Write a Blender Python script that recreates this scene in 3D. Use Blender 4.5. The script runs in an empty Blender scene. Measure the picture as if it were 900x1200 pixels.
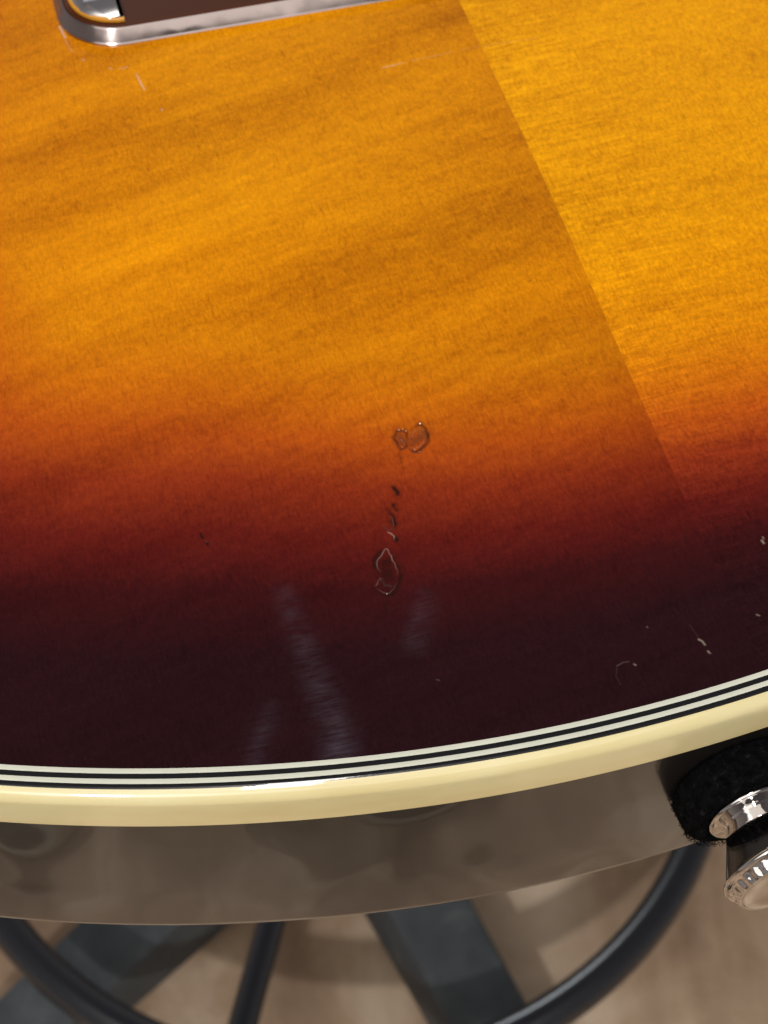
import bpy, bmesh, math, random
import numpy as np
from mathutils import Vector, Matrix
from mathutils.geometry import delaunay_2d_cdt
random.seed(7); rng = np.random.default_rng(7)
R_ = math.radians
sc = bpy.context.scene
col = sc.collection

# ------------------------------------------------------------------ camera
CAM_H, TILT, HFOV = 0.205, R_(37.0), R_(25.0)
cd = bpy.data.cameras.new('camera'); cam = bpy.data.objects.new('camera', cd); col.objects.link(cam)
cd.sensor_fit = 'HORIZONTAL'; cd.sensor_width = 36.0; cd.lens = 18.0 / math.tan(HFOV / 2)
cd.clip_start = 0.01; cd.clip_end = 60
cam.location = (0, 0, CAM_H); cam.rotation_euler = (TILT, 0, 0)
cd.dof.use_dof = True; cd.dof.focus_distance = 0.235; cd.dof.aperture_fstop = 62
sc.camera = cam

# ------------------------------------------------------------------ world, lamps, exposure
w = bpy.data.worlds.new('World'); sc.world = w; w.use_nodes = True
bg = w.node_tree.nodes['Background']
# the room round about: light walls, a dimmer ceiling
_t = w.node_tree; _g = _t.nodes.new('ShaderNodeNewGeometry'); _s = _t.nodes.new('ShaderNodeSeparateXYZ'); _c = _t.nodes.new('ShaderNodeValToRGB')
_a = _t.nodes.new('ShaderNodeMath'); _a.operation = 'ABSOLUTE'
_t.links.new(_g.outputs['Incoming'], _s.inputs[0]); _t.links.new(_s.outputs[2], _a.inputs[0]); _t.links.new(_a.outputs[0], _c.inputs[0]); _t.links.new(_c.outputs[0], bg.inputs[0])
for _i, (_p, _v) in enumerate(((0.0, (0.30, 0.27, 0.255)), (0.35, (0.20, 0.18, 0.175)), (0.75, (0.095, 0.085, 0.09)), (1.0, (0.085, 0.078, 0.085)))):
    _e = _c.color_ramp.elements[_i] if _i < 2 else _c.color_ramp.elements.new(_p)
    _e.position = _p; _e.color = (*_v, 1)
bg.inputs[1].default_value = 1.0

def lamp(name, loc, target, size, power, color):
    l = bpy.data.lights.new(name, 'AREA'); l.shape = 'RECTANGLE'; l.size, l.size_y = size
    l.energy = power; l.color = color
    o = bpy.data.objects.new(name, l); col.objects.link(o); o.location = loc
    o.rotation_euler = (Vector(target) - Vector(loc)).to_track_quat('-Z', 'Y').to_euler()
    return o
lamp('added_soft_fill', (-0.2, -1.3, 2.0), (0, 0.1, 0), (3.2, 2.2), 33, (1.0, 0.95, 0.88))  # unseen broad fill light, added above and behind the camera
lamp('ceiling_strip_lamp', (0.0, -0.42, 2.1), (0.0, -0.42, 0), (0.17, 1.1), 15, (1.0, 0.95, 0.9))
lamp('side_spot_lamp', (-0.43, -1.60, 1.32), (0, 0.1, 0), (0.11, 0.08), 21, (1.0, 0.97, 0.95))
lamp('far_ceiling_lamp', (-1.3, 5.6, 1.75), (0, 0.4, -0.4), (1.0, 0.6), 42, (0.90, 0.96, 1.0))
sc.view_settings.view_transform = 'Standard'; sc.view_settings.look = 'None'
sc.view_settings.exposure = 0.0; sc.view_settings.gamma = 1.0
sc.cycles.max_bounces = 8

# ------------------------------------------------------------------ where things stand
TH = math.sin(TILT), math.cos(TILT)
F = 450 / math.tan(HFOV / 2)
def on_plane(px, py, z):
    """point of the level plane at height z behind a point of the photograph (900 x 1200)"""
    x = (px - 450) / F; y = -(py - 600) / F
    d = (x, TH[0] + y * TH[1], -TH[1] + y * TH[0])
    t = (CAM_H - z) / -d[2]
    return np.array((d[0] * t, d[1] * t))
# the guitar's own frame: origin where the centre seam meets the tail edge, +y to the neck
U = np.array((-0.26024, 0.96554)); N = np.array((0.96554, 0.26024))
CC = np.array((-0.033126, 0.360196)); RAD = 0.24852
M0 = on_plane(690, 325, 0.004)
tc = float((CC - M0) @ N); s_c = math.sqrt(RAD**2 - tc**2)
ORG = CC - tc * N - s_c * U
ROTZ = math.atan2(N[1], N[0])
def local(px, py, z):
    p = on_plane(px, py, z) - ORG
    return np.array((p @ N, p @ U))
FLOOR = -0.735

# ------------------------------------------------------------------ helpers
def srgb(r, g, b):
    f = lambda c: c / 12.92 if c <= 0.04045 else ((c + 0.055) / 1.055) ** 2.4
    return (f(r / 255), f(g / 255), f(b / 255), 1)
def mat(name, base=(0.5, 0.5, 0.5, 1), rough=0.5, metal=0.0, coat=0.0, coat_rough=0.03, spec=0.5, ior=1.5, coat_ior=1.5):
    m = bpy.data.materials.new(name); m.use_nodes = True
    p = m.node_tree.nodes['Principled BSDF']
    p.inputs['Base Color'].default_value = base if len(base) == 4 else (*base, 1)
    p.inputs['Roughness'].default_value = rough; p.inputs['Metallic'].default_value = metal
    p.inputs['Coat Weight'].default_value = coat; p.inputs['Coat Roughness'].default_value = coat_rough
    p.inputs['Specular IOR Level'].default_value = spec; p.inputs['IOR'].default_value = ior
    p.inputs['Coat IOR'].default_value = coat_ior
    return m, m.node_tree, p
class NT:
    """small node helper"""
    def __init__(s, nt): s.nt = nt; s.L = nt.links.new
    def n(s, t, **kw):
        x = s.nt.nodes.new(t)
        for k, v in kw.items(): setattr(x, k, v)
        return x
    def sock(s, i, v):
        if hasattr(v, 'is_output') or isinstance(v, bpy.types.NodeSocket): s.L(v, i)
        else: i.default_value = v
    def math(s, op, a, b=0.0, c=0.0, clamp=False):
        x = s.n('ShaderNodeMath', operation=op, use_clamp=clamp)
        for i, v in enumerate((a, b, c)): s.sock(x.inputs[i], v)
        return x.outputs[0]
    def mix(s, fac, a, b, mode='MIX'):
        x = s.n('ShaderNodeMix', data_type='RGBA', blend_type=mode)
        s.sock(x.inputs[0], fac); s.sock(x.inputs[6], a); s.sock(x.inputs[7], b)
        return x.outputs[2]
    def noise(s, vec, scale, detail=3, rough=0.5, dist=0.0):
        x = s.n('ShaderNodeTexNoise'); s.L(vec, x.inputs['Vector'])
        x.inputs['Scale'].default_value = scale; x.inputs['Detail'].default_value = detail
        x.inputs['Roughness'].default_value = rough; x.inputs['Distortion'].default_value = dist
        return x.outputs['Fac']
    def mapping(s, vec, scale=(1, 1, 1), rot=(0, 0, 0), loc=(0, 0, 0)):
        x = s.n('ShaderNodeMapping'); s.L(vec, x.inputs[0])
        x.inputs['Scale'].default_value = scale; x.inputs['Rotation'].default_value = rot; x.inputs['Location'].default_value = loc
        return x.outputs[0]
    def ramp(s, fac, stops, interp='LINEAR'):
        x = s.n('ShaderNodeValToRGB'); s.L(fac, x.inputs[0]); cr = x.color_ramp; cr.interpolation = interp
        while len(cr.elements) > 1: cr.elements.remove(cr.elements[-1])
        for i, (p, c) in enumerate(stops):
            e = cr.elements[0] if i == 0 else cr.elements.new(p)
            e.position = p; e.color = c if len(c) == 4 else (*c, 1)
        return x.outputs[0]
    def attr(s, name):
        return s.n('ShaderNodeAttribute', attribute_name=name).outputs['Fac']
    def obj(s): return s.n('ShaderNodeTexCoord').outputs['Object']
    def bump(s, h, strength, dist):
        x = s.n('ShaderNodeBump'); x.inputs['Strength'].default_value = strength; x.inputs['Distance'].default_value = dist
        s.L(h, x.inputs['Height']); return x.outputs[0]

def link(name, me, m, parent=None, smooth=True):
    o = bpy.data.objects.new(name, me); col.objects.link(o)
    if m: me.materials.append(m)
    if smooth:
        me.polygons.foreach_set('use_smooth', [True] * len(me.polygons))
    if parent: o.parent = parent
    return o
def mesh(name, verts, faces):
    me = bpy.data.meshes.new(name); me.from_pydata([tuple(map(float, v)) for v in verts], [], faces); me.update()
    return me
def empty(name, loc, rz, label, cat):
    o = bpy.data.objects.new(name, None); col.objects.link(o); o.location = loc; o.rotation_euler = (0, 0, rz)
    o.empty_display_size = 0.02; o['label'] = label; o['category'] = cat
    return o
def lathe(profile, seg=96):
    """revolve (axial, radius) pairs about the z axis"""
    v, f = [], []
    for a, r in profile:
        for k in range(seg):
            t = 2 * math.pi * k / seg
            v.append((r * math.cos(t), r * math.sin(t), a))
    for i in range(len(profile) - 1):
        for k in range(seg):
            k2 = (k + 1) % seg
            f.append((i * seg + k, i * seg + k2, (i + 1) * seg + k2, (i + 1) * seg + k))
    n = len(profile) - 1
    f.append(tuple(range(seg))[::-1]); f.append(tuple(n * seg + k for k in range(seg)))
    return v, f
def tube(points, radius, seg=16, closed=False):
    P = [Vector(p) for p in points]; v, f = [], []; n = len(P)
    for i, p in enumerate(P):
        a = P[(i - 1) % n] if (closed or i > 0) else P[i]; b = P[(i + 1) % n] if (closed or i < n - 1) else P[i]
        d = (b - a).normalized(); up = Vector((0, 0, 1)) if abs(d.z) < 0.95 else Vector((1, 0, 0))
        s = d.cross(up).normalized(); u = s.cross(d)
        for k in range(seg):
            t = 2 * math.pi * k / seg
            v.append(p + (s * math.cos(t) + u * math.sin(t)) * radius)
    for i in range(n if closed else n - 1):
        j = (i + 1) % n
        for k in range(seg):
            k2 = (k + 1) % seg
            f.append((i * seg + k, j * seg + k, j * seg + k2, i * seg + k2))
    if not closed:
        f.append(tuple(range(seg))); f.append(tuple((n - 1) * seg + k for k in range(seg))[::-1])
    return v, f
def fix_normals(me):
    bm = bmesh.new(); bm.from_mesh(me); bmesh.ops.recalc_face_normals(bm, faces=bm.faces); bm.to_mesh(me); bm.free()
def sharp(me, deg=35):
    me.set_sharp_from_angle(angle=R_(deg))

# ------------------------------------------------------------------ floor
m_floor, nt, p = mat('brown_vinyl_floor', rough=0.55, spec=0.3); h = NT(nt); o = h.obj()
big = h.noise(h.mapping(o, (1, 1, 1), (0, 0, 0.6)), 5.0, 5, 0.6, 0.6)
band = h.noise(h.mapping(o, (14, 3.5, 1), (0, 0, -0.7)), 1.0, 3, 0.5, 0.3)
fine = h.noise(o, 420, 4, 0.7)
fac = h.math('ADD', h.math('MULTIPLY', big, 0.55), h.math('MULTIPLY', band, 0.45))
c1 = h.ramp(fac, [(0.38, srgb(132, 106, 84)), (0.5, srgb(184, 157, 130)), (0.60, srgb(224, 202, 176))])
c2 = h.mix(0.22, c1, h.ramp(fine, [(0.3, (0.25, 0.25, 0.25)), (0.7, (0.75, 0.75, 0.75))]), 'SOFT_LIGHT')
h.L(c2, p.inputs['Base Color']); h.L(h.bump(fine, 0.15, 0.001), p.inputs['Normal'])
me = mesh('floor', [(-6, -6, FLOOR), (6, -6, FLOOR), (6, 6, FLOOR), (-6, 6, FLOOR)], [(0, 1, 2, 3)])
fl = link('floor', me, m_floor, smooth=False); fl['kind'] = 'structure'

# ------------------------------------------------------------------ stool below the guitar
AX = np.array((-0.0290, 0.498))
m_tube, nt, p = mat('black_gloss_tube', (0.013, 0.015, 0.020, 1), 0.27, spec=0.9)
m_leg, nt, p = mat('dusty_grey_plastic', rough=0.6, spec=0.35); h = NT(nt); o = h.obj()
dn = h.noise(o, 38, 6, 0.65, 0.5)
h.L(h.ramp(dn, [(0.25, (0.040, 0.046, 0.051)), (0.55, (0.066, 0.074, 0.080)), (0.80, (0.120, 0.130, 0.134))]), p.inputs['Base Color'])
h.L(h.bump(h.noise(o, 900, 3), 0.2, 0.0006), p.inputs['Normal'])
m_seat, nt, p = mat('black_seat_vinyl', (0.015, 0.015, 0.016, 1), 0.5)
m_steel, nt, p = mat('grey_steel', (0.35, 0.35, 0.36, 1), 0.3, 1.0)
stool = empty('work_stool', (AX[0], AX[1], FLOOR), 0, 'black stool under the guitar with round foot ring and flat star legs on floor', 'stool')
def leg_mesh():
    v, f = [], []
    prof = [(-1, 0.0), (-1, 0.72), (-0.86, 0.95), (-0.6, 1.0), (0.6, 1.0), (0.86, 0.95), (1, 0.72), (1, 0.0)]
    st = [(0.03, 0.026, 0.018, 0.068), (0.09, 0.025, 0.018, 0.064), (0.16, 0.0235, 0.018, 0.058), (0.23, 0.022, 0.018, 0.052), (0.30, 0.019, 0.018, 0.047), (0.318, 0.013, 0.02, 0.043)]
    for r, wd, z0, z1 in st:
        for a, b in prof: v.append((r, a * wd, z0 + (z1 - z0) * b))
    k = len(prof)
    for i in range(len(st) - 1):
        for j in range(k):
            j2 = (j + 1) % k
            f.append((i * k + j, i * k + j2, (i + 1) * k + j2, (i + 1) * k + j))
    f.append(tuple(range(k))[::-1]); f.append(tuple((len(st) - 1) * k + j for j in range(k)))
    me = mesh('leg', v, f); fix_normals(me); return me
lm = leg_mesh(); gv, gf = lathe([(0, 0.014), (0.004, 0.016), (0.012, 0.016), (0.019, 0.009)], 20)
gm = mesh('glide', gv, gf); fix_normals(gm)
for i, a in enumerate((-134.5, -62.5, 9.5, 81.5, 153.5)):
    if i == 0: lo = link('leg', lm, m_leg, stool); go = link('glide', gm, m_tube, lo)
    else:
        lo2 = lo.copy(); col.objects.link(lo2); lo2.parent = stool
        go2 = go.copy(); col.objects.link(go2); go2.parent = lo2; lo_ = lo2
    (lo if i == 0 else lo2).rotation_euler = (0, 0, R_(a)); (go if i == 0 else go2).location = (0.295, 0, 0)
sharp(lm, 30)
v, f = lathe([(0.016, 0.03), (0.018, 0.04), (0.07, 0.04), (0.085, 0.03)], 32)
link('hub', mesh('hub', v, f), m_leg, stool); sharp(bpy.data.objects['hub'].data)
v, f = lathe([(0.08, 0.022), (0.62, 0.022)], 32)
link('column', mesh('column', v, f), m_steel, stool); sharp(bpy.data.objects['column'].data)
v, f = lathe([(0.615, 0.10), (0.622, 0.165), (0.635, 0.176), (0.660, 0.178), (0.676, 0.170), (0.682, 0.15)], 48)
link('seat', mesh('seat', v, f), m_seat, stool); sharp(bpy.data.objects['seat'].data)
RZ, RR = 0.105, 0.2115
v, f = tube([(RR * math.cos(t), RR * math.sin(t), RZ) for t in np.linspace(0, 2 * math.pi, 128, endpoint=False)], 0.0098, 20, True)
link('foot_ring', mesh('foot_ring', v, f), m_tube, stool)
sp = on_plane(285, 1200, FLOOR + RZ) - AX; sa = math.atan2(sp[1], sp[0])
v, f = tube([(0.02, 0, RZ), (0.12, 0, RZ), (RR, 0, RZ)], 0.0074, 16)
spm = mesh('spoke', v, f)
for k in range(3):
    s_ = link('spoke', spm, None if k else m_tube, stool); s_.rotation_euler = (0, 0, sa + k * 2 * math.pi / 3)
sharp(spm)

# ------------------------------------------------------------------ the two shoes that the glossy side mirrors
m_shoe, nt, p = mat('grey_canvas', rough=0.8, spec=0.2); h = NT(nt); o = h.obj()
h.L(h.ramp(h.noise(o, 40, 4, 0.6), [(0.3, (0.050, 0.055, 0.046)), (0.7, (0.12, 0.125, 0.105))]), p.inputs['Base Color'])
h.L(h.bump(h.noise(o, 700, 2), 0.4, 0.001), p.inputs['Normal'])
m_sole, nt, p = mat('pale_rubber', (0.75, 0.70, 0.56, 1), 0.6)
def shoe_outline(grow, n=40):
    out = []
    for k in range(n):   # toe at +y
        a = 2 * math.pi * k / n; x, y = math.cos(a), math.sin(a)
        wd = 0.058 + 0.007 * y - 0.012 * math.exp(-((y + 0.15) / 0.3) ** 2)
        out.append((x * (wd + grow) * (1 + 0.12 * (1 - abs(x))), y * (0.165 + grow)))
    return np.array(out)
def shoe(label, loc, rz):
    e = empty('shoe', (*loc, FLOOR), rz, label, 'shoe')
    layered('sole', [(shoe_outline(-0.003), 0.0), (shoe_outline(0.003), 0.004), (shoe_outline(0.004), 0.022), (shoe_outline(0.0), 0.025)], m_sole, e)
    lv = []
    for z, g, sh, sc_ in ((0.024, 0.0, 0, 1.0), (0.040, 0.0, -0.002, 0.98), (0.052, -0.004, -0.012, 0.90), (0.062, -0.009, -0.030, 0.76), (0.074, -0.012, -0.050, 0.60), (0.092, -0.014, -0.066, 0.46), (0.105, -0.014, -0.070, 0.44)):
        q_ = shoe_outline(g).copy(); q_[:, 1] = q_[:, 1] * sc_ + sh; lv.append((q_, z))
    layered('upper', lv, m_shoe, e, 60)

# ------------------------------------------------------------------ guitar outline (local frame, metres)
def circ(t):  # tail arc
    return s_c - math.sqrt(RAD**2 - (t - tc)**2)
ctrl = [(t, circ(t)) for t in np.linspace(0.020, -0.118, 28)]
left = [(-0.143, 0.040), (-0.160, 0.076), (-0.167, 0.120), (-0.160, 0.172), (-0.136, 0.228), (-0.121, 0.270), (-0.125, 0.318), (-0.139, 0.360), (-0.136, 0.402), (-0.104, 0.434), (-0.060, 0.444), (-0.028, 0.446)]
right = [(0.028, 0.444), (0.031, 0.392), (0.048, 0.362), (0.080, 0.352), (0.112, 0.346), (0.125, 0.318), (0.121, 0.270), (0.136, 0.228), (0.160, 0.172), (0.167, 0.120), (0.160, 0.076), (0.141, 0.040), (0.112, 0.0195), (0.080, 0.0105), (0.050, 0.0055)]
ctrl = np.array(ctrl + left + right)
def catmull(P, n=24):
    out = []; k = len(P)
    for i in range(k):
        p0, p1, p2, p3 = P[i - 1], P[i], P[(i + 1) % k], P[(i + 2) % k]
        t01 = np.linalg.norm(p1 - p0)**.5; t12 = np.linalg.norm(p2 - p1)**.5; t23 = np.linalg.norm(p3 - p2)**.5
        m1 = (p2 - p1 + t12 * ((p1 - p0) / t01 - (p2 - p0) / (t01 + t12)))
        m2 = (p2 - p1 + t12 * ((p3 - p2) / t23 - (p3 - p1) / (t12 + t23)))
        for u in np.arange(n) / n:
            out.append((2 * (p1 - p2) + m1 + m2) * u**3 + (-3 * (p1 - p2) - 2 * m1 - m2) * u**2 + m1 * u + p1)
    return np.array(out)
dense = catmull(ctrl, 40)
seg = np.linalg.norm(np.roll(dense, -1, 0) - dense, axis=1); arc = np.concatenate(([0], np.cumsum(seg)))
# even spacing, finer round the tail
step = np.where((dense[:, 1] < 0.05), 0.0009, 0.0035)
rate = np.concatenate(([0], np.cumsum(seg / step))); nO = int(round(rate[-1]))
q = np.linspace(0, rate[-1], nO, endpoint=False)
closed = np.vstack((dense, dense[:1]))
OUT = np.stack([np.interp(q, rate, closed[:, i]) for i in (0, 1)], 1)      # runs clockwise from right of the seam over the tail, left side, neck
tg = np.roll(OUT, -1, 0) - np.roll(OUT, 1, 0); tg /= np.linalg.norm(tg, axis=1)[:, None]
for _ in range(3): tg = tg + np.roll(tg, 1, 0) + np.roll(tg, -1, 0); tg /= np.linalg.norm(tg, axis=1)[:, None]
area = 0.5 * np.sum(OUT[:, 0] * np.roll(OUT[:, 1], -1) - np.roll(OUT[:, 0], -1) * OUT[:, 1])
NRM = np.stack((tg[:, 1], -tg[:, 0]), 1) * (1 if area > 0 else -1)

def sweep(profile, close=True):
    """sweep (outward, z) profile round the outline"""
    k = len(profile); v = []
    for o_, z in profile:
        q_ = OUT + NRM * o_
        v.append(np.c_[q_, np.full(nO, z)])
    v = np.vstack(v); f = []
    for i in range(k if close else k - 1):
        j = (i + 1) % k
        for a in range(nO):
            b = (a + 1) % nO
            f.append((i * nO + a, i * nO + b, j * nO + b, j * nO + a))
    return v, f
# edge cross-section: flat, rounded shoulder, straight side
FLAT, RND = 0.0025, 0.0021
def edge_pt(L):
    if L <= FLAT: return (L, 0.0)
    a = (L - FLAT) / RND
    if a <= math.pi / 2: return (FLAT + RND * math.sin(a), -RND * (1 - math.cos(a)))
    return (FLAT + RND, -RND - (L - FLAT - RND * math.pi / 2))
L_ROUND = FLAT + RND * math.pi / 2
OMAX = FLAT + RND

# ------------------------------------------------------------------ guitar
guitar = empty('electric_guitar', (ORG[0], ORG[1], 0), ROTZ,
               'sunburst electric guitar lying face up, with flamed top, cream edge binding and black sides', 'electric guitar')

def plastic(name, c, var=0.06, rough=0.25):
    m, nt, p = mat(name, rough=rough, coat=1.0, coat_rough=0.04, spec=0.4); h = NT(nt); o = h.obj()
    n1 = h.noise(o, 60, 4, 0.6); n2 = h.noise(h.mapping(o, (1, 1, 6)), 220, 3, 0.6)
    f1 = h.math('ADD', h.math('MULTIPLY', n1, 0.6), h.math('MULTIPLY', n2, 0.4))
    a = tuple(x * (1 - 2 * var) for x in c[:3]); b = tuple(min(1, x * (1 + 2 * var)) for x in c[:3])
    h.L(h.ramp(f1, [(0.3, a), (0.7, b)]), p.inputs['Base Color'])
    h.L(h.bump(h.noise(o, 170, 3, 0.5), 0.10, 0.0004), p.inputs['Coat Normal'])
    return m
m_white = plastic('white_ply_plastic', (0.70, 0.72, 0.60), 0.03)
m_black = plastic('black_ply_plastic', (0.008, 0.008, 0.009), 0.1)
m_cream, nt, p = mat('aged_cream_plastic', rough=0.3, coat=1.0, coat_rough=0.03, spec=0.4); h = NT(nt); o = h.obj()
n1 = h.noise(o, 45, 5, 0.6, 0.4)
sepz = h.n('ShaderNodeSeparateXYZ'); h.L(o, sepz.inputs[0])
st = h.noise(h.mapping(o, (1, 1, 5)), 28, 5, 0.55, 0.3)
c1 = h.ramp(st, [(0.25, (0.66, 0.55, 0.26)), (0.5, (0.74, 0.65, 0.34)), (0.75, (0.78, 0.71, 0.42))])
low = h.n('ShaderNodeMapRange'); low.inputs[1].default_value = -0.0025; low.inputs[2].default_value = -0.0095
low.inputs[3].default_value = 0.0; low.inputs[4].default_value = 1.0; h.L(sepz.outputs[2], low.inputs[0])
c1 = h.mix(h.math('MULTIPLY', low.outputs[0], 0.45), c1, (0.68, 0.50, 0.22, 1))   # tan mixed in towards the lower edge
h.L(c1, p.inputs['Base Color']); h.L(h.bump(h.noise(o, 150, 3), 0.12, 0.0005), p.inputs['Coat Normal'])

PLY = [0.0, 0.00078, 0.00156, 0.00232, 0.00312]
CREAM_Z = -0.0078
for i in range(4):
    a, b = PLY[i], PLY[i + 1]
    top = [edge_pt(x) for x in np.linspace(a, b, 5)]
    top = [(x, z - 0.00003 * (j in (0, 4))) for j, (x, z) in enumerate(top)]
    prof = top + [(top[-1][0] - 0.0003, top[-1][1] - 0.0012), (top[0][0], top[0][1] - 0.0012)]
    v, f = sweep(prof); me = mesh('binding_ply', v, f); fix_normals(me)
    o_ = link('binding_ply', me, (m_white, m_black)[i % 2], guitar); sharp(me, 50)
Ls = [PLY[4] + (L_ROUND - PLY[4]) * k / 9 for k in range(10)]
prof = [edge_pt(x) for x in Ls] + [(OMAX, z) for z in np.linspace(-RND - 0.001, CREAM_Z, 7)]
prof += [(OMAX - 0.0015, CREAM_Z), (OMAX - 0.0018, -0.004)]
v, f = sweep(prof); me = mesh('edge_binding', v, f); fix_normals(me); sharp(me, 50)
link('edge_binding', me, m_cream, guitar)

# sides and back: one black lacquered body
m_side, nt, p = mat('black_lacquer', (0.010, 0.0085, 0.0075, 1), 0.3, coat=1.0, coat_rough=0.035, spec=0.6, coat_ior=1.45); h = NT(nt); o = h.obj()
wav = h.noise(h.mapping(o, (1, 1, 0.6)), 26, 2, 0.5)
h.L(h.bump(wav, 1.0, 0.0018), p.inputs['Coat Normal'])
DEPTH, RB = -0.0446, 0.0035
OS = OMAX - 0.0007
prof = [(OS - 0.002, CREAM_Z + 0.0002), (OS, CREAM_Z + 0.0002), (OS, CREAM_Z - 0.004), (OS, -0.022), (OS, -0.030)]
prof += [(OS - RB + RB * math.cos(a), DEPTH + RB - RB * math.sin(a)) for a in np.linspace(0, math.pi / 2, 9)]
prof += [(OS - 0.008, DEPTH), (-0.02, DEPTH)]
v, f = sweep(prof, False); v = list(v)
last = (len(prof) - 1) * nO
f.append(tuple(range(last, last + nO)))
me = mesh('body', v, f); fix_normals(me); sharp(me, 60)
link('body', me, m_side, guitar)

# ---- top: two bookmatched halves, with the worn marks modelled into the lacquer
CARVE_W, CARVE_H = 0.11, 0.005
def px_line(pts, ox=0, oy=0, k=1.0):
    out = []
    for x, y in pts:
        z = 0.002
        for _ in range(4):
            q = local(ox + x / k, oy + y / k, z); d = RAD - math.hypot(q[0] - tc, q[1] - s_c)
            u = min(max(d / CARVE_W, 0), 1); z = CARVE_H * u * u * (3 - 2 * u)
        out.append(q)
    return np.array(out)
def seg_dist(P, line):
    d = np.full(len(P), 1e9)
    for a, b in zip(line[:-1], line[1:]):
        ab = b - a; t = np.clip(((P - a) @ ab) / max(ab @ ab, 1e-12), 0, 1)
        d = np.minimum(d, np.linalg.norm(P - (a + t[:, None] * ab), axis=1))
    return d
def seg_taper(P, line):
    """0 at the ends of a stroke, 1 along its middle (closed loops: 1)"""
    if np.linalg.norm(line[0] - line[-1]) < 0.0008 and len(line) > 8: return np.ones(len(P))
    L = np.concatenate(([0], np.cumsum(np.linalg.norm(np.diff(line, axis=0), axis=1)))); tot = max(L[-1], 1e-9)
    d = np.full(len(P), 1e9); par = np.zeros(len(P))
    for i, (a, b) in enumerate(zip(line[:-1], line[1:])):
        ab = b - a; t = np.clip(((P - a) @ ab) / max(ab @ ab, 1e-12), 0, 1)
        q = np.linalg.norm(P - (a + t[:, None] * ab), axis=1); m = q < d
        d[m] = q[m]; par[m] = (L[i] + t[m] * (L[i + 1] - L[i])) / tot
    x = np.clip(np.minimum(par, 1 - par) / 0.28, 0, 1)
    return 0.12 + 0.88 * x * x * (3 - 2 * x)
def smooth_line(L, n=6):
    if len(L) < 3: return L
    out = []
    for i in range(len(L) - 1):
        p0 = L[max(i - 1, 0)]; p1 = L[i]; p2 = L[i + 1]; p3 = L[min(i + 2, len(L) - 1)]
        for u in np.arange(n) / n:
            out.append(0.5 * (2 * p1 + (p2 - p0) * u + (2 * p0 - 5 * p1 + 4 * p2 - p3) * u * u + (3 * p1 - p0 - 3 * p2 + p3) * u**3))
    out.append(L[-1]); return np.array(out)
K, OX, OY = 4.445, 380, 460
# (points in a zoomed crop of the photo, depth mm, width mm, dark, pale)
MARKS = [
    ([(392, 224), (406, 250), (404, 262)], 0.10, 1.00, 0.34, 0.02),
    ([(450, 250), (486, 232), (508, 214)], 0.10, 1.50, 0.34, 0.02),
    ([(320, 840), (322, 900), (330, 960), (318, 1004)], 0.12, 1.60, 0.40, 0),
    ([(346, 650), (366, 700)], 0.08, 0.80, 0.35, 0),
    ([(362, 228), (382, 202), (410, 196), (432, 222), (428, 272), (408, 290), (384, 270), (366, 236)], 0.16, 0.30, 0.55, 0),
    ([(392, 232), (408, 250), (416, 270)], -0.10, 0.42, 0, 0.16),
    ([(428, 214), (462, 184), (500, 166), (532, 192), (540, 236), (522, 278), (474, 304), (440, 284), (432, 250)], 0.18, 0.32, 0.60, 0),
    ([(452, 282), (490, 284), (518, 256), (522, 226)], -0.08, 0.30, 0, 0.10),
    ([(446, 236), (472, 204), (496, 192)], -0.08, 0.28, 0, 0.15),
    ([(452, 248), (474, 232), (500, 226), (510, 210)], 0.10, 0.28, 0.45, 0),
    ([(384, 298), (400, 336), (404, 386)], 0.05, 0.22, 0.25, 0),
    ([(350, 475), (374, 508), (388, 548)], 0.15, 0.34, 0.80, 0),
    ([(360, 566), (370, 600), (382, 622)], 0.14, 0.32, 0.75, 0),
    ([(318, 626), (332, 606), (352, 640), (372, 690), (382, 716)], 0.15, 0.32, 0.75, 0),
    ([(338, 632), (356, 668), (364, 700)], -0.06, 0.24, 0, 0.12),
    ([(308, 688), (330, 716), (354, 704)], 0.08, 0.22, 0.35, 0.03),
    ([(330, 720), (350, 734), (366, 764)], -0.10, 0.26, 0, 0.50),
    ([(366, 740), (380, 778)], 0.15, 0.34, 0.80, 0),
    ([(318, 796), (282, 832), (262, 886), (268, 930)], 0.15, 0.34, 0.70, 0),
    ([(340, 818), (366, 870), (394, 922), (390, 990), (352, 1046), (296, 1052), (260, 1012)], 0.09, 0.32, 0.60, 0),
    ([(294, 934), (276, 896), (294, 846), (326, 814), (344, 850), (376, 906), (380, 946)], -0.10, 0.22, 0, 0.40),
    ([(262, 1006), (284, 978), (306, 962)], -0.06, 0.22, 0, 0.20),
    ([(264, 1010), (312, 1040), (354, 1032), (384, 984)], -0.05, 0.20, 0, 0.12),
    ([(300, 972), (322, 1002), (350, 1010)], 0.06, 0.24, 0.35, 0.03),
    ([(316, 1076), (320, 1120), (324, 1152)], 0.06, 0.24, 0.5, 0),
]
def wobble(L):
    s_ = np.arange(len(L)); ph = rng.uniform(0, 6.28, 4)
    return L + 0.00009 * np.stack((np.sin(s_ * 0.55 + ph[0]) + 0.7 * np.sin(s_ * 1.4 + ph[1]), np.sin(s_ * 0.6 + ph[2]) + 0.7 * np.sin(s_ * 1.3 + ph[3])), 1)
STROKES = [(wobble(smooth_line(px_line(m[0], OX, OY, K))), m[1], m[2] * (1.45 if (m[3] > 0 and m[2] < 0.5) else 1.0), min(1.0, m[3] * (1.15 if m[2] < 0.5 else 1.5)), m[4]) for m in MARKS]
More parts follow.
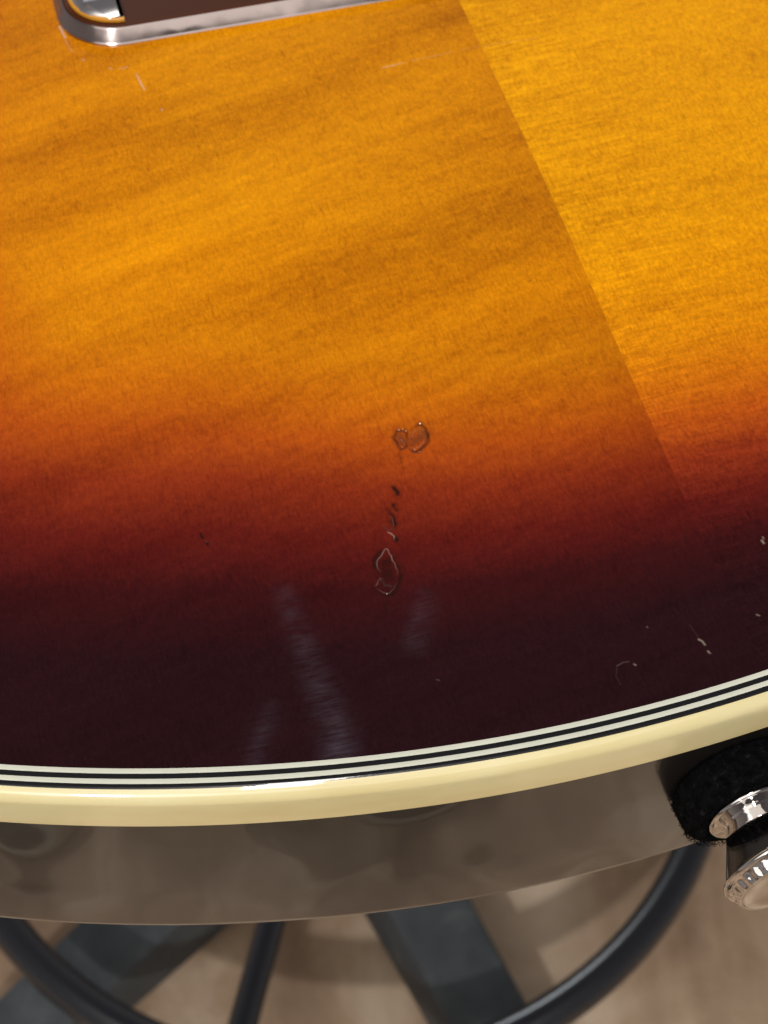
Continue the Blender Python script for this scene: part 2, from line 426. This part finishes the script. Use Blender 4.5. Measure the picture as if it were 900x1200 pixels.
for pts, dep, wd, dk, pl in [
    ([(234, 622), (236, 627), (239, 632)], 0.14, 0.30, 0.9, 0), ([(240, 634), (243, 636), (244, 640)], 0.14, 0.34, 0.9, 0),
    ([(69, 27), (72, 33), (76, 41)], 0.03, 0.36, 0, 0.75), ([(76, 44), (80, 52), (85, 58)], 0.03, 0.24, 0, 0.30),
    ([(128, 78), (131, 80)], 0.03, 0.22, 0, 0.6), ([(139, 79), (145, 79), (149, 77)], 0.03, 0.22, 0, 0.45),
    ([(160, 86), (164, 95), (169, 104)], 0.03, 0.26, 0, 0.8), ([(189, 127), (190, 129)], 0.03, 0.26, 0, 0.6), ([(96, 67), (98, 69)], 0.03, 0.26, 0, 0.5),
    ([(448, 79), (461, 76), (473, 73)], 0.04, 0.22, 0, 0.50), ([(480, 71), (505, 66), (530, 60)], 0.03, 0.18, 0, 0.20), ([(540, 58), (580, 51), (630, 44)], 0.03, 0.16, 0, 0.12),
    ([(893, 633), (895, 636)], 0.05, 0.34, 0, 0.42), ([(894, 629), (895, 631)], 0.05, 0.25, 0, 0.3),
    ([(887, 720), (890, 721)], 0.05, 0.24, 0, 0.32), ([(819, 749), (823, 751), (826, 755)], 0.06, 0.28, 0, 0.42), ([(830, 763), (832, 765)], 0.05, 0.28, 0, 0.38),
    ([(723, 780), (730, 776), (737, 775)], 0.03, 0.18, 0, 0.09), ([(743, 778), (745, 779)], 0.05, 0.24, 0, 0.34), ([(723, 782), (722, 792), (727, 802)], 0.02, 0.16, 0, 0.03),
    ([(758, 734), (759, 735)], 0.04, 0.2, 0, 0.14), ([(808, 732), (818, 746)], 0.02, 0.12, 0, 0.04), ([(512, 796), (515, 797)], 0.04, 0.20, 0, 0.10),
    ([(288, 362), (289, 366)], 0.03, 0.2, 0.4, 0), ([(620, 328), (622, 330)], 0.06, 0.3, 0.5, 0), ([(878, 150), (880, 151)], 0.04, 0.3, 0.4, 0),
]:
    STROKES.append((px_line(pts), dep, wd, dk, pl))
SHEEN = [(px_line([(330, 690), (352, 745), (372, 800), (392, 850), (400, 893)]), 0.0011, 0.0022, 0.50),
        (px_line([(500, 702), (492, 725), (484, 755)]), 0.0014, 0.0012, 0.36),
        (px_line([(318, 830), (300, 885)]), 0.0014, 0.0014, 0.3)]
def edge_dist(P):
    d = np.empty(len(P))
    for i in range(0, len(P), 2000):
        Q = P[i:i + 2000]
        d[i:i + 2000] = np.sqrt(((Q[:, None, :] - OUT[None]) ** 2).sum(2).min(1))
    return d
def inside(P):
    res = np.zeros(len(P), bool); A = OUT; B = np.roll(OUT, -1, 0)
    for i in range(0, len(P), 4000):
        Q = P[i:i + 4000]; y = Q[:, 1:2]
        c = ((A[:, 1] > y) != (B[:, 1] > y))
        xi = (B[:, 0] - A[:, 0]) * (y - A[:, 1]) / np.where(B[:, 1] == A[:, 1], 1e-12, B[:, 1] - A[:, 1]) + A[:, 0]
        res[i:i + 4000] = (c & (Q[:, 0:1] < xi)).sum(1) % 2 == 1
    return res
def hexgrid(x0, x1, y0, y1, sp):
    xs = np.arange(x0, x1, sp); ys = np.arange(y0, y1, sp * 0.866)
    X, Y = np.meshgrid(xs, ys); X = X + (np.arange(len(ys)) % 2)[:, None] * sp / 2
    return np.stack((X.ravel(), Y.ravel()), 1)
near = hexgrid(-0.112, 0.06, 0.0, 0.175, 0.0020)
far = hexgrid(-0.17, 0.17, 0.0, 0.45, 0.007)
far = far[~((far[:, 0] > -0.113) & (far[:, 0] < 0.061) & (far[:, 1] < 0.176))]
pool = np.vstack((near, far))
fine_pts = []
for line, dep, wd, dk, pl in STROKES:
    wm = wd * 1e-3; lo, hi = line.min(0) - 2.4 * wm, line.max(0) + 2.4 * wm
    g = hexgrid(lo[0], hi[0], lo[1], hi[1], 0.00011)
    fine_pts.append(g[seg_dist(g, line) < wm * 1.75])
fine_pts = np.vstack(fine_pts)
key = np.round(fine_pts / 0.00009).astype(np.int64); _, ui = np.unique(key, axis=0, return_index=True); fine_pts = fine_pts[ui]
dmin = np.full(len(pool), 1e9)
for line, *_ in STROKES: dmin = np.minimum(dmin, seg_dist(pool, line))
pool = pool[dmin > 0.0008]
mids = []
for line, dep, wd, dk, pl in STROKES:   # a looser ring of points round each mark
    lo, hi = line.min(0) - 0.002, line.max(0) + 0.002
    g = hexgrid(lo[0], hi[0], lo[1], hi[1], 0.0005); dd = seg_dist(g, line)
    mids.append(g[(dd > wd * 1.8e-3) & (dd < 0.0017)])
mids = np.vstack(mids); dmin = np.full(len(mids), 1e9)
for line, dep, wd, *_ in STROKES: dmin = np.minimum(dmin, seg_dist(mids, line) - wd * 1.8e-3)
mids = mids[dmin > 0]
key = np.round(mids / 0.0004).astype(np.int64); _, ui = np.unique(key, axis=0, return_index=True); mids = mids[ui]
pool = np.vstack((pool, fine_pts, mids))
pool = pool[inside(pool)]; pool = pool[edge_dist(pool) > 0.0007]

def smoothstep(x): x = np.clip(x, 0, 1); return x * x * (3 - 2 * x)
def top_height(P, d):
    z = CARVE_H * smoothstep(d / CARVE_W)
    dark = np.zeros(len(P)); pale = np.zeros(len(P)); sheen = np.zeros(len(P))
    for line, dep, wd, dk, pl in STROKES:
        wm = wd * 1e-3 * 0.5; q_ = seg_dist(P, line); tp = seg_taper(P, line); g = np.exp(-(q_ / (wm * 1.05)) ** 2) * tp
        rim = np.exp(-((q_ - 2.0 * wm) / (0.7 * wm)) ** 2) * tp
        z = z - 0.62 * dep * 1e-3 * g + (0.16 * dep * 1e-3 * rim if dep > 0.05 else 0)
        if wd > 0.7: z = z + 0.040e-3 * g * np.sin(P[:, 0] * 6500 + 3 * np.sin(P[:, 1] * 3100)) * np.sin(P[:, 1] * 5200 + 2 * np.sin(P[:, 0] * 2700))
        # strokes bite unevenly along their run
        u = 0.78 + 0.22 * np.sin(P[:, 0] * 1300 + 5 * np.sin(P[:, 1] * 700)) * np.sin(P[:, 1] * 1100 + 2)
        if pl == 0 or dep < 0: u = u * tp
        gd = np.exp(-(q_ / (wm * 1.6)) ** 2); gp = np.exp(-(q_ / (wm * (0.66 if dep < 0 else 1.0))) ** 2)
        dark = np.maximum(dark, np.clip(dk * 1.25, 0, 1) * gd * u); pale = np.maximum(pale, (0.7 if dep < 0 else 1.0) * pl * gp * u)
    for line, w0, w1, st_ in SHEEN:
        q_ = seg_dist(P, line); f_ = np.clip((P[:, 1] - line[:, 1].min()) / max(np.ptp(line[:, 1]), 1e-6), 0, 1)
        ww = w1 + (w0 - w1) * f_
        sheen = np.maximum(sheen, st_ * np.exp(-(q_ / ww) ** 2) * (1 - 0.55 * f_))
    return z, dark, pale, sheen

def wood(name, right):
    m, nt, p = mat(name, rough=0.5, coat=1.0, coat_rough=0.045, spec=0.0, coat_ior=1.40); h = NT(nt); o = h.obj()
    d = h.math('MULTIPLY', h.attr('edge_dist'), 1000.0)
    sx = h.n('ShaderNodeSeparateXYZ'); h.L(o, sx.inputs[0])
    t = h.math('MULTIPLY', sx.outputs[0], 1000.0); s = h.math('MULTIPLY', sx.outputs[1], 1000.0)
    # the sprayed burst is a little narrower towards the strap button
    kx = h.math('MAXIMUM', h.math('MINIMUM', h.math('ADD', t, 65.0), 90.0), 0.0)
    d = h.math('MULTIPLY', d, h.math('ADD', h.math('MULTIPLY', kx, 0.0042), 1.0))
    d = h.math('ADD', d, h.math('MULTIPLY', h.math('SUBTRACT', h.noise(h.mapping(o, (1, 1, 1), (0, 0, 0), (0.9, 0.4, 0)), 16, 3), 0.5), 5.0))
    d = h.math('ADD', d, h.math('MULTIPLY', h.math('SUBTRACT', h.noise(h.mapping(o, (1, .45, 1)), 1500, 3, .7), 0.5), 7.0))
    stops = [(0, (0.0180, 0.0042, 0.0060)), (17, (0.0205, 0.0042, 0.0058)), (28, (0.042, 0.0046, 0.0052)), (37.5, (0.122, 0.0098, 0.0060)),
             (47.5, (0.265, 0.030, 0.0070)), (57, (0.45, 0.078, 0.0050)), (66.5, (0.585, 0.150, 0.003)), (76, (0.68, 0.222, 0.002)), (92, (0.735, 0.268 if right else 0.252, 0.0015)), (112, (0.75, 0.294 if right else 0.273, 0.002))]
    c = h.ramp(h.math('DIVIDE', d, 120.0), [(a / 120, b) for a, b in stops])
    # flame: soft bands across the grain; fine fibres along it
    sgn = -1 if right else 1
    og = h.mapping(o, (1, 1, 1), (0, 0, -0.05 if right else -0.19))
    f1 = h.noise(h.mapping(og, (10, 62, 1)), 1.0, 2, 0.5, 0.5)
    f2 = h.noise(h.mapping(og, (70, 640, 1) if right else (26, 300, 1), (0, 0, 0), (3, 1, 0)), 1.0, 5, 0.68, 1.2 if right else 0.8)
    f3 = h.noise(h.mapping(o, (2600, 620, 1), (0, 0, 0.25 * sgn)), 1.0, 3, 0.65, 0.3)
    f4 = h.noise(o, 1500, 4, 0.75)
    f6 = h.noise(h.mapping(og, (0.8, 1.5, 1), (0, 0, 0), (0.2, 0.5, 0)), 330, 3, 0.6, 0.6)
    f5 = h.noise(h.mapping(o, (1500, 190, 1), (0, 0, 0.06 * sgn)), 1.0, 2, 0.5, 0.4)   # short open pores along the grain
    big = h.noise(h.mapping(o, (1, 1, 1), (0, 0, 0), (0.7, 0.6, 0)), 11, 2)
    a1, a2, a3, a4, ab = (0.60, 1.25, 0.85, 0.90, 0.20) if right else (0.95, 0.42, 0.60, 0.62, 0.20)
    opn = h.n('ShaderNodeMapRange', interpolation_type='SMOOTHSTEP'); h.L(d, opn.inputs[0])
    opn.inputs[1].default_value = 17; opn.inputs[2].default_value = 54; opn.inputs[3].default_value = 0; opn.inputs[4].default_value = 1; opn = opn.outputs[0]
    def acc(prev, n, amt): return h.math('ADD', prev, h.math('MULTIPLY', h.math('SUBTRACT', n, 0.5), amt))
    near_seam = h.math('MULTIPLY', h.math('MULTIPLY', t, 1 / 30.0), -1.0 if not right else 1.0)
    g = acc(h.math('ADD', h.math('MULTIPLY', opn, 0.10), 0.98) if right else 1.01, f1, a1 * 0.8)
    if right:
        fade = h.math('MAXIMUM', h.math('SUBTRACT', 1.0, h.math('MULTIPLY', near_seam, 0.7)), 0.25)
        g = h.math('ADD', g, h.math('MULTIPLY', h.math('MULTIPLY', h.math('SUBTRACT', f2, 0.5), a2), fade))
    else: g = acc(g, f2, a2)
    g = acc(g, f3, a3); g = acc(g, f4, a4); g = acc(g, f6, 0.42); g = acc(g, big, ab)
    pore = h.ramp(f5, [(0.30, (1, 1, 1)), (0.42, (0, 0, 0))]); g = h.math('SUBTRACT', g, h.math('MULTIPLY', pore, 0.10))
    if not right:   # chatoyance: duller reflection beside the joint, put into the left board's colour
        dull = h.math('POWER', 2.718, h.math('MULTIPLY', near_seam, -0.9))
        g = h.math('SUBTRACT', g, h.math('MULTIPLY', h.math('MULTIPLY', dull, opn), 0.22))
    vg = h.math('MAXIMUM', g, 0.2)
    cc = h.n('ShaderNodeCombineColor'); h.L(vg, cc.inputs[0]); h.L(h.math('POWER', vg, 1.35), cc.inputs[1]); h.L(vg, cc.inputs[2])
    c = h.mix(1.0, c, cc.outputs[0], 'MULTIPLY')
    c = h.mix(h.attr('dark'), c, (0.018, 0.005, 0.003, 1))
    c = h.mix(h.attr('pale'), c, (0.72, 0.60, 0.48, 1))
    # lamp sheen on polish smudges, painted into the colour and broken by rubs
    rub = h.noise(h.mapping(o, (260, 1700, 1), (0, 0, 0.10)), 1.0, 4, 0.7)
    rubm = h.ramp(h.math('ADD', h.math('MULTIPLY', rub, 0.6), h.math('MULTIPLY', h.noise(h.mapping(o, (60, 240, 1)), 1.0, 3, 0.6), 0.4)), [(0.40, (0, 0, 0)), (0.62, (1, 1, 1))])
    hz = h.math('MULTIPLY', h.attr('sheen'), h.math('ADD', h.math('MULTIPLY', rubm, 0.9), 0.10))
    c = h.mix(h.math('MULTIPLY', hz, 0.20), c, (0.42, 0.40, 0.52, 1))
    h.L(c, p.inputs['Base Color'])
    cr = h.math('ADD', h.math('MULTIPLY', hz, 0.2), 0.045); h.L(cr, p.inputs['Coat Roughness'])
    return m

def half(name, right):
    sgn = 1 if right else -1
    # boundary: this half's run of the outline, then back along the seam
    idx = [i for i in range(nO) if OUT[i, 0] * sgn > 0.0004]
    brk = next((k for k in range(len(idx)) if idx[k] - idx[k - 1] not in (1,) and k > 0), 0)
    idx = idx[brk:] + idx[:brk]
    B = OUT[idx]
    a, b = B[0], B[-1]
    ya, yb = (circ(0.0) if a[1] < 0.1 else 0.4445), (circ(0.0) if b[1] < 0.1 else 0.4445)
    ns = 180; seam_y = np.linspace(yb, ya, ns)
    seam = np.stack((np.zeros(ns), seam_y), 1)
    poly = np.vstack((B, seam)); nb = len(poly)
    P = pool[pool[:, 0] * sgn > 0.0006]
    allp = [Vector(p_) for p_ in np.vstack((poly, P))]
    edges = [(i, (i + 1) % nb) for i in range(nb)]
    vs, es, fs, *_ = delaunay_2d_cdt(allp, edges, [], 1, 1e-7)
    V = np.array([(p_.x, p_.y) for p_ in vs]); d = edge_dist(V); d[d < 2e-5] = 0
    z, dark, pale, sheen = top_height(V, d)
    onseam = np.abs(V[:, 0]) < 1e-6
    z = z - 0.00006 * onseam
    nv = len(V); verts = np.c_[V, z - 0.00008]
    # skirt gives the board its thickness
    faces = []
    for f_ in fs:
        f_ = list(f_); A = V[f_]
        if (A[1, 0] - A[0, 0]) * (A[2, 1] - A[0, 1]) - (A[2, 0] - A[0, 0]) * (A[1, 1] - A[0, 1]) < 0: f_.reverse()
        faces.append(tuple(f_))
    me = mesh(name, verts, faces)
    bm = bmesh.new(); bm.from_mesh(me)
    be = [e for e in bm.edges if e.is_boundary]
    r = bmesh.ops.extrude_edge_only(bm, edges=be)
    for v_ in r['geom']:
        if isinstance(v_, bmesh.types.BMVert): v_.co.z = -0.004
    bm.to_mesh(me); bm.free(); me.update()
    n2 = len(me.vertices)
    def pad(x):
        y = np.zeros(n2); y[:nv] = x; return y
    co = np.empty(n2 * 3); me.vertices.foreach_get('co', co)
    for nm, arr in (('edge_dist', pad(d)), ('dark', pad(dark)), ('pale', pad(pale)), ('sheen', pad(sheen))):
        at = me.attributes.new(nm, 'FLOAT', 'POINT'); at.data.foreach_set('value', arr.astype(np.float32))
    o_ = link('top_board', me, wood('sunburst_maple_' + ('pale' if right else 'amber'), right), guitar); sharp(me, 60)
    o_['label'] = name
    return o_
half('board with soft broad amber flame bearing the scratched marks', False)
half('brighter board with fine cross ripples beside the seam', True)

# ---- strap button on the tail: felt ring, flared metal button
m_felt, nt, p = mat('black_felt', rough=1.0, spec=0.05); h = NT(nt); o = h.obj()
h.L(h.ramp(h.noise(o, 700, 4, 0.7), [(0.35, (0.0012, 0.0012, 0.0014)), (0.60, (0.006, 0.006, 0.0065)), (0.76, (0.028, 0.028, 0.027))]), p.inputs['Base Color'])
h.L(h.bump(h.noise(o, 1600, 4, 0.7), 1.0, 0.0008), p.inputs['Normal'])
m_chrome, nt, p = mat('polished_nickel', (0.66, 0.63, 0.61, 1), 0.07, 1.0)
m_brass, nt, p = mat('amber_gold_finish', (0.60, 0.27, 0.02, 1), 0.35, 0.0)
m_worn, nt, p = mat('worn_nickel', (0.37, 0.31, 0.295, 1), 0.16, 1.0); h = NT(nt); o = h.obj()
h.L(h.bump(h.noise(h.mapping(o, (1, 1, 0.3)), 75, 2), 0.45, 0.0008), p.inputs['Normal'])
m_block, nt2, p2 = mat('brushed_nickel', (0.80, 0.78, 0.78, 1), 0.28, 1.0)
h.L(h.ramp(h.noise(o, 90, 4, 0.6), [(0.35, (0.06, 0.06, 0.06)), (0.65, (0.22, 0.22, 0.22))]), p.inputs['Roughness'])
FR, FT, BZ, BT = 0.0101, 0.0060, -0.0210, -0.0030
prof = [(0.0008, 0.003), (0.0008, 0.0058)]
prof += [(0.0016 - 0.0006 * math.cos(t), 0.0061 + 0.0007 * math.sin(t)) for t in np.linspace(0.15, math.pi - 0.4, 18)]
prof += [(0.0023, 0.0054), (0.0025, 0.0048)] + [(0.0025 + 0.0080 * u, 0.0045 + 0.0040 * u) for u in np.linspace(0.05, 1, 12)]
prof += [(0.0110 - 0.0005 * math.cos(t), 0.0086 + 0.0004 * math.sin(t)) for t in np.linspace(0.3, math.pi - 0.3, 12)]
prof += [(0.0116, 0.0084)] + [(0.0117 + 0.0016 * u, 0.0083 - 0.0007 * u * u) for u in np.linspace(0, 1, 10)]
prof += [(0.0133 + 0.0003 * math.sin(t), 0.0004 + 0.0070 * math.cos(t)) for t in np.linspace(0.05, math.pi / 2, 12)]
v, f = lathe(prof, 240)
# fluted rim on the outer face
def flute(x, y, z):
    if not 0.0117 < z < 0.0134: return 1.0
    u = (z - 0.0117) / 0.0017
    return 1 - 0.030 * (0.5 + 0.5 * math.cos(30 * math.atan2(y, x))) ** 0.7 * min(1, 6 * u) * min(1, 3 * (1 - u))
v = [(x * flute(x, y, z), y * flute(x, y, z), z) for x, y, z in v]
bme = mesh('strap_button', v, f); fix_normals(bme); sharp(bme, 40)
btn = link('strap_button', bme, m_chrome, guitar)
tail_dir = np.array((BT - tc, circ(BT) - s_c)) / RAD      # outward at the tail
base = np.array((BT, circ(BT))) + tail_dir * OS
ez = Vector((tail_dir[0], tail_dir[1], 0)); ex = Vector((-ez.y, ez.x, 0)); ey = ez.cross(ex)
mt = Matrix((ex, ey, ez)).transposed().to_4x4()
FG = 0.0066
btn.matrix_local = Matrix.Translation((base[0] + ez.x * (FT - 0.0012), base[1] + ez.y * (FT - 0.0012), BZ)) @ mt
v, f = [], []
prof = [(0.0, 0.005), (0.0, FR * 0.93), (0.0008, FR * 0.985), (FT * 0.5, FR), (FT - 0.0012, FR * 0.985), (FT - 0.0004, FR * 0.94), (FT, FR * 0.86), (FT, 0.005)]
v, f = lathe(prof, 96)
fm = mesh('felt_washer', v, f); fix_normals(fm)
bm = bmesh.new(); bm.from_mesh(fm)
fv = [list(x.co) for x in bm.verts]; ff = [[x.index for x in q_.verts] for q_ in bm.faces]; bm.free()
for _ in range(7000):   # felt fibres
    k = random.random(); th = random.random() * 2 * math.pi
    if k < 0.62: a, r, na = random.random() * FT, FR * 0.985, 0.0
    else: a, r, na = FT, FR * math.sqrt(0.45 + 0.5 * random.random()), 1.0
    er = Vector((math.cos(th), math.sin(th), 0)); nn = (er * (1 - na) + Vector((0, 0, na)))
    dr = (nn + Vector((random.gauss(0, .6), random.gauss(0, .6), random.gauss(0, .6)))).normalized()
    b0 = er * r + Vector((0, 0, a)); sd = dr.cross(Vector((random.random(), random.random(), 1))).normalized() * 0.00003
    ln = 0.00027 * (0.4 + random.random()); bend = Vector((random.gauss(0, 1), random.gauss(0, 1), random.gauss(0, 1))) * 0.0002
    i0 = len(fv); fv += [list(b0 - sd), list(b0 + sd), list(b0 + dr * ln * .6 + sd * .7), list(b0 + dr * ln + bend)]
    ff += [[i0, i0 + 1, i0 + 2], [i0, i0 + 2, i0 + 3]]
fm2 = mesh('felt_washer', fv, ff)
fw = link('felt_washer', fm2, m_felt, btn)
fw.location = (0, 0, -(FT - 0.0012)); sharp(fm2, 60)

# ---- metal bridge plate near the top of the view
P0 = local(60, 0, 0.006); P1 = local(150, 47, 0.006); P2 = local(400, 3, 0.006)
tl = local(72, 26, 0.006)[0] - 0.0005; sb = 0.5 * (P1[1] + P2[1])
zb = 0.0049; PH = 0.0028
def rrect(x0, x1, y0, y1, r, n=14):
    """rounded rectangle, anticlockwise; r = corner radii (bl, br, tr, tl)"""
    out = []
    for (cx, cy, a0, rr) in ((x0 + r[0], y0 + r[0], math.pi, r[0]), (x1 - r[1], y0 + r[1], 1.5 * math.pi, r[1]), (x1 - r[2], y1 - r[2], 0, r[2]), (x0 + r[3], y1 - r[3], .5 * math.pi, r[3])):
        for k in range(n + 1):
            a = a0 + k * math.pi / 2 / n; out.append((cx + rr * math.cos(a), cy + rr * math.sin(a)))
    return np.array(out)
def layered(name, levels, m, parent, deg=30):
    """stack of outlines (array, z) with the same number of points, closed top and bottom"""
    n = len(levels[0][0]); v = []; f = []
    for q_, z in levels: v += [(x, y, z) for x, y in q_]
    for i in range(len(levels) - 1):
        for k in range(n):
            k2 = (k + 1) % n; f.append((i * n + k, i * n + k2, (i + 1) * n + k2, (i + 1) * n + k))
    f.append(tuple(range(n))[::-1]); f.append(tuple((len(levels) - 1) * n + k for k in range(n)))
    me = mesh(name, v, f); fix_normals(me); sharp(me, deg)
    return link(name, me, m, parent)
def rr_levels(x0, x1, y0, y1, r, steps):
    return [(rrect(x0 + i, x1 - i, y0 + i, y1 - i, [max(q_ - i, 0.0003) for q_ in r]), z) for i, z in steps]
x0, x1, y0, y1 = tl, -tl, sb, sb + 0.040
r4 = (0.0115, 0.0115, 0.0115, 0.0115)
pl = layered('bridge_plate', rr_levels(x0, x1, y0, y1, r4, [(0, zb - 0.003), (0, zb + 0.0001), (0.00025, zb + 0.0004), (0.0011, zb + PH - 0.0003), (0.0014, zb + PH)]), m_worn, guitar)
m_brown, nt, p = mat('dark_brown_lacquer', (0.066, 0.017, 0.0045, 1), 0.45, spec=0.12, coat=0.0)
layered('brown_panel', rr_levels(x0, x1, y0, y1, r4, [(0.0015, zb + PH - 0.001), (0.0015, zb + PH + 0.0002), (0.0017, zb + PH + 0.0004)]), m_brown, pl)
gx = local(152, 10, zb + PH)[0]
layered('end_pad', rr_levels(x0, gx, y0, y1, (0.0115, 0.0030, 0.0030, 0.0115), [(0.0024, zb + PH - 0.001), (0.0024, zb + PH + 0.0009), (0.0028, zb + PH + 0.0012)]), m_brass, pl)
layered('end_block', rr_levels(x0 + 0.0012, gx - 0.0022, y0 + 0.0013, y1 - 0.002, (0.0095, 0.0012, 0.0012, 0.0095),
        [(0.0015, zb + PH), (0.0015, zb + PH + 0.0008), (0.0017, zb + PH + 0.0011), (0.0026, zb + PH + 0.0017), (0.0040, zb + PH + 0.0022), (0.0058, zb + PH + 0.0025)]), m_block, pl, 60)

shoe('dark grey canvas shoe with pale sole, mirrored at the left end of the guitar side', (-0.240, -0.368), R_(8))
shoe('dark grey canvas shoe with pale sole, mirrored just under the middle of the cream binding', (0.065, -0.312), R_(-72))
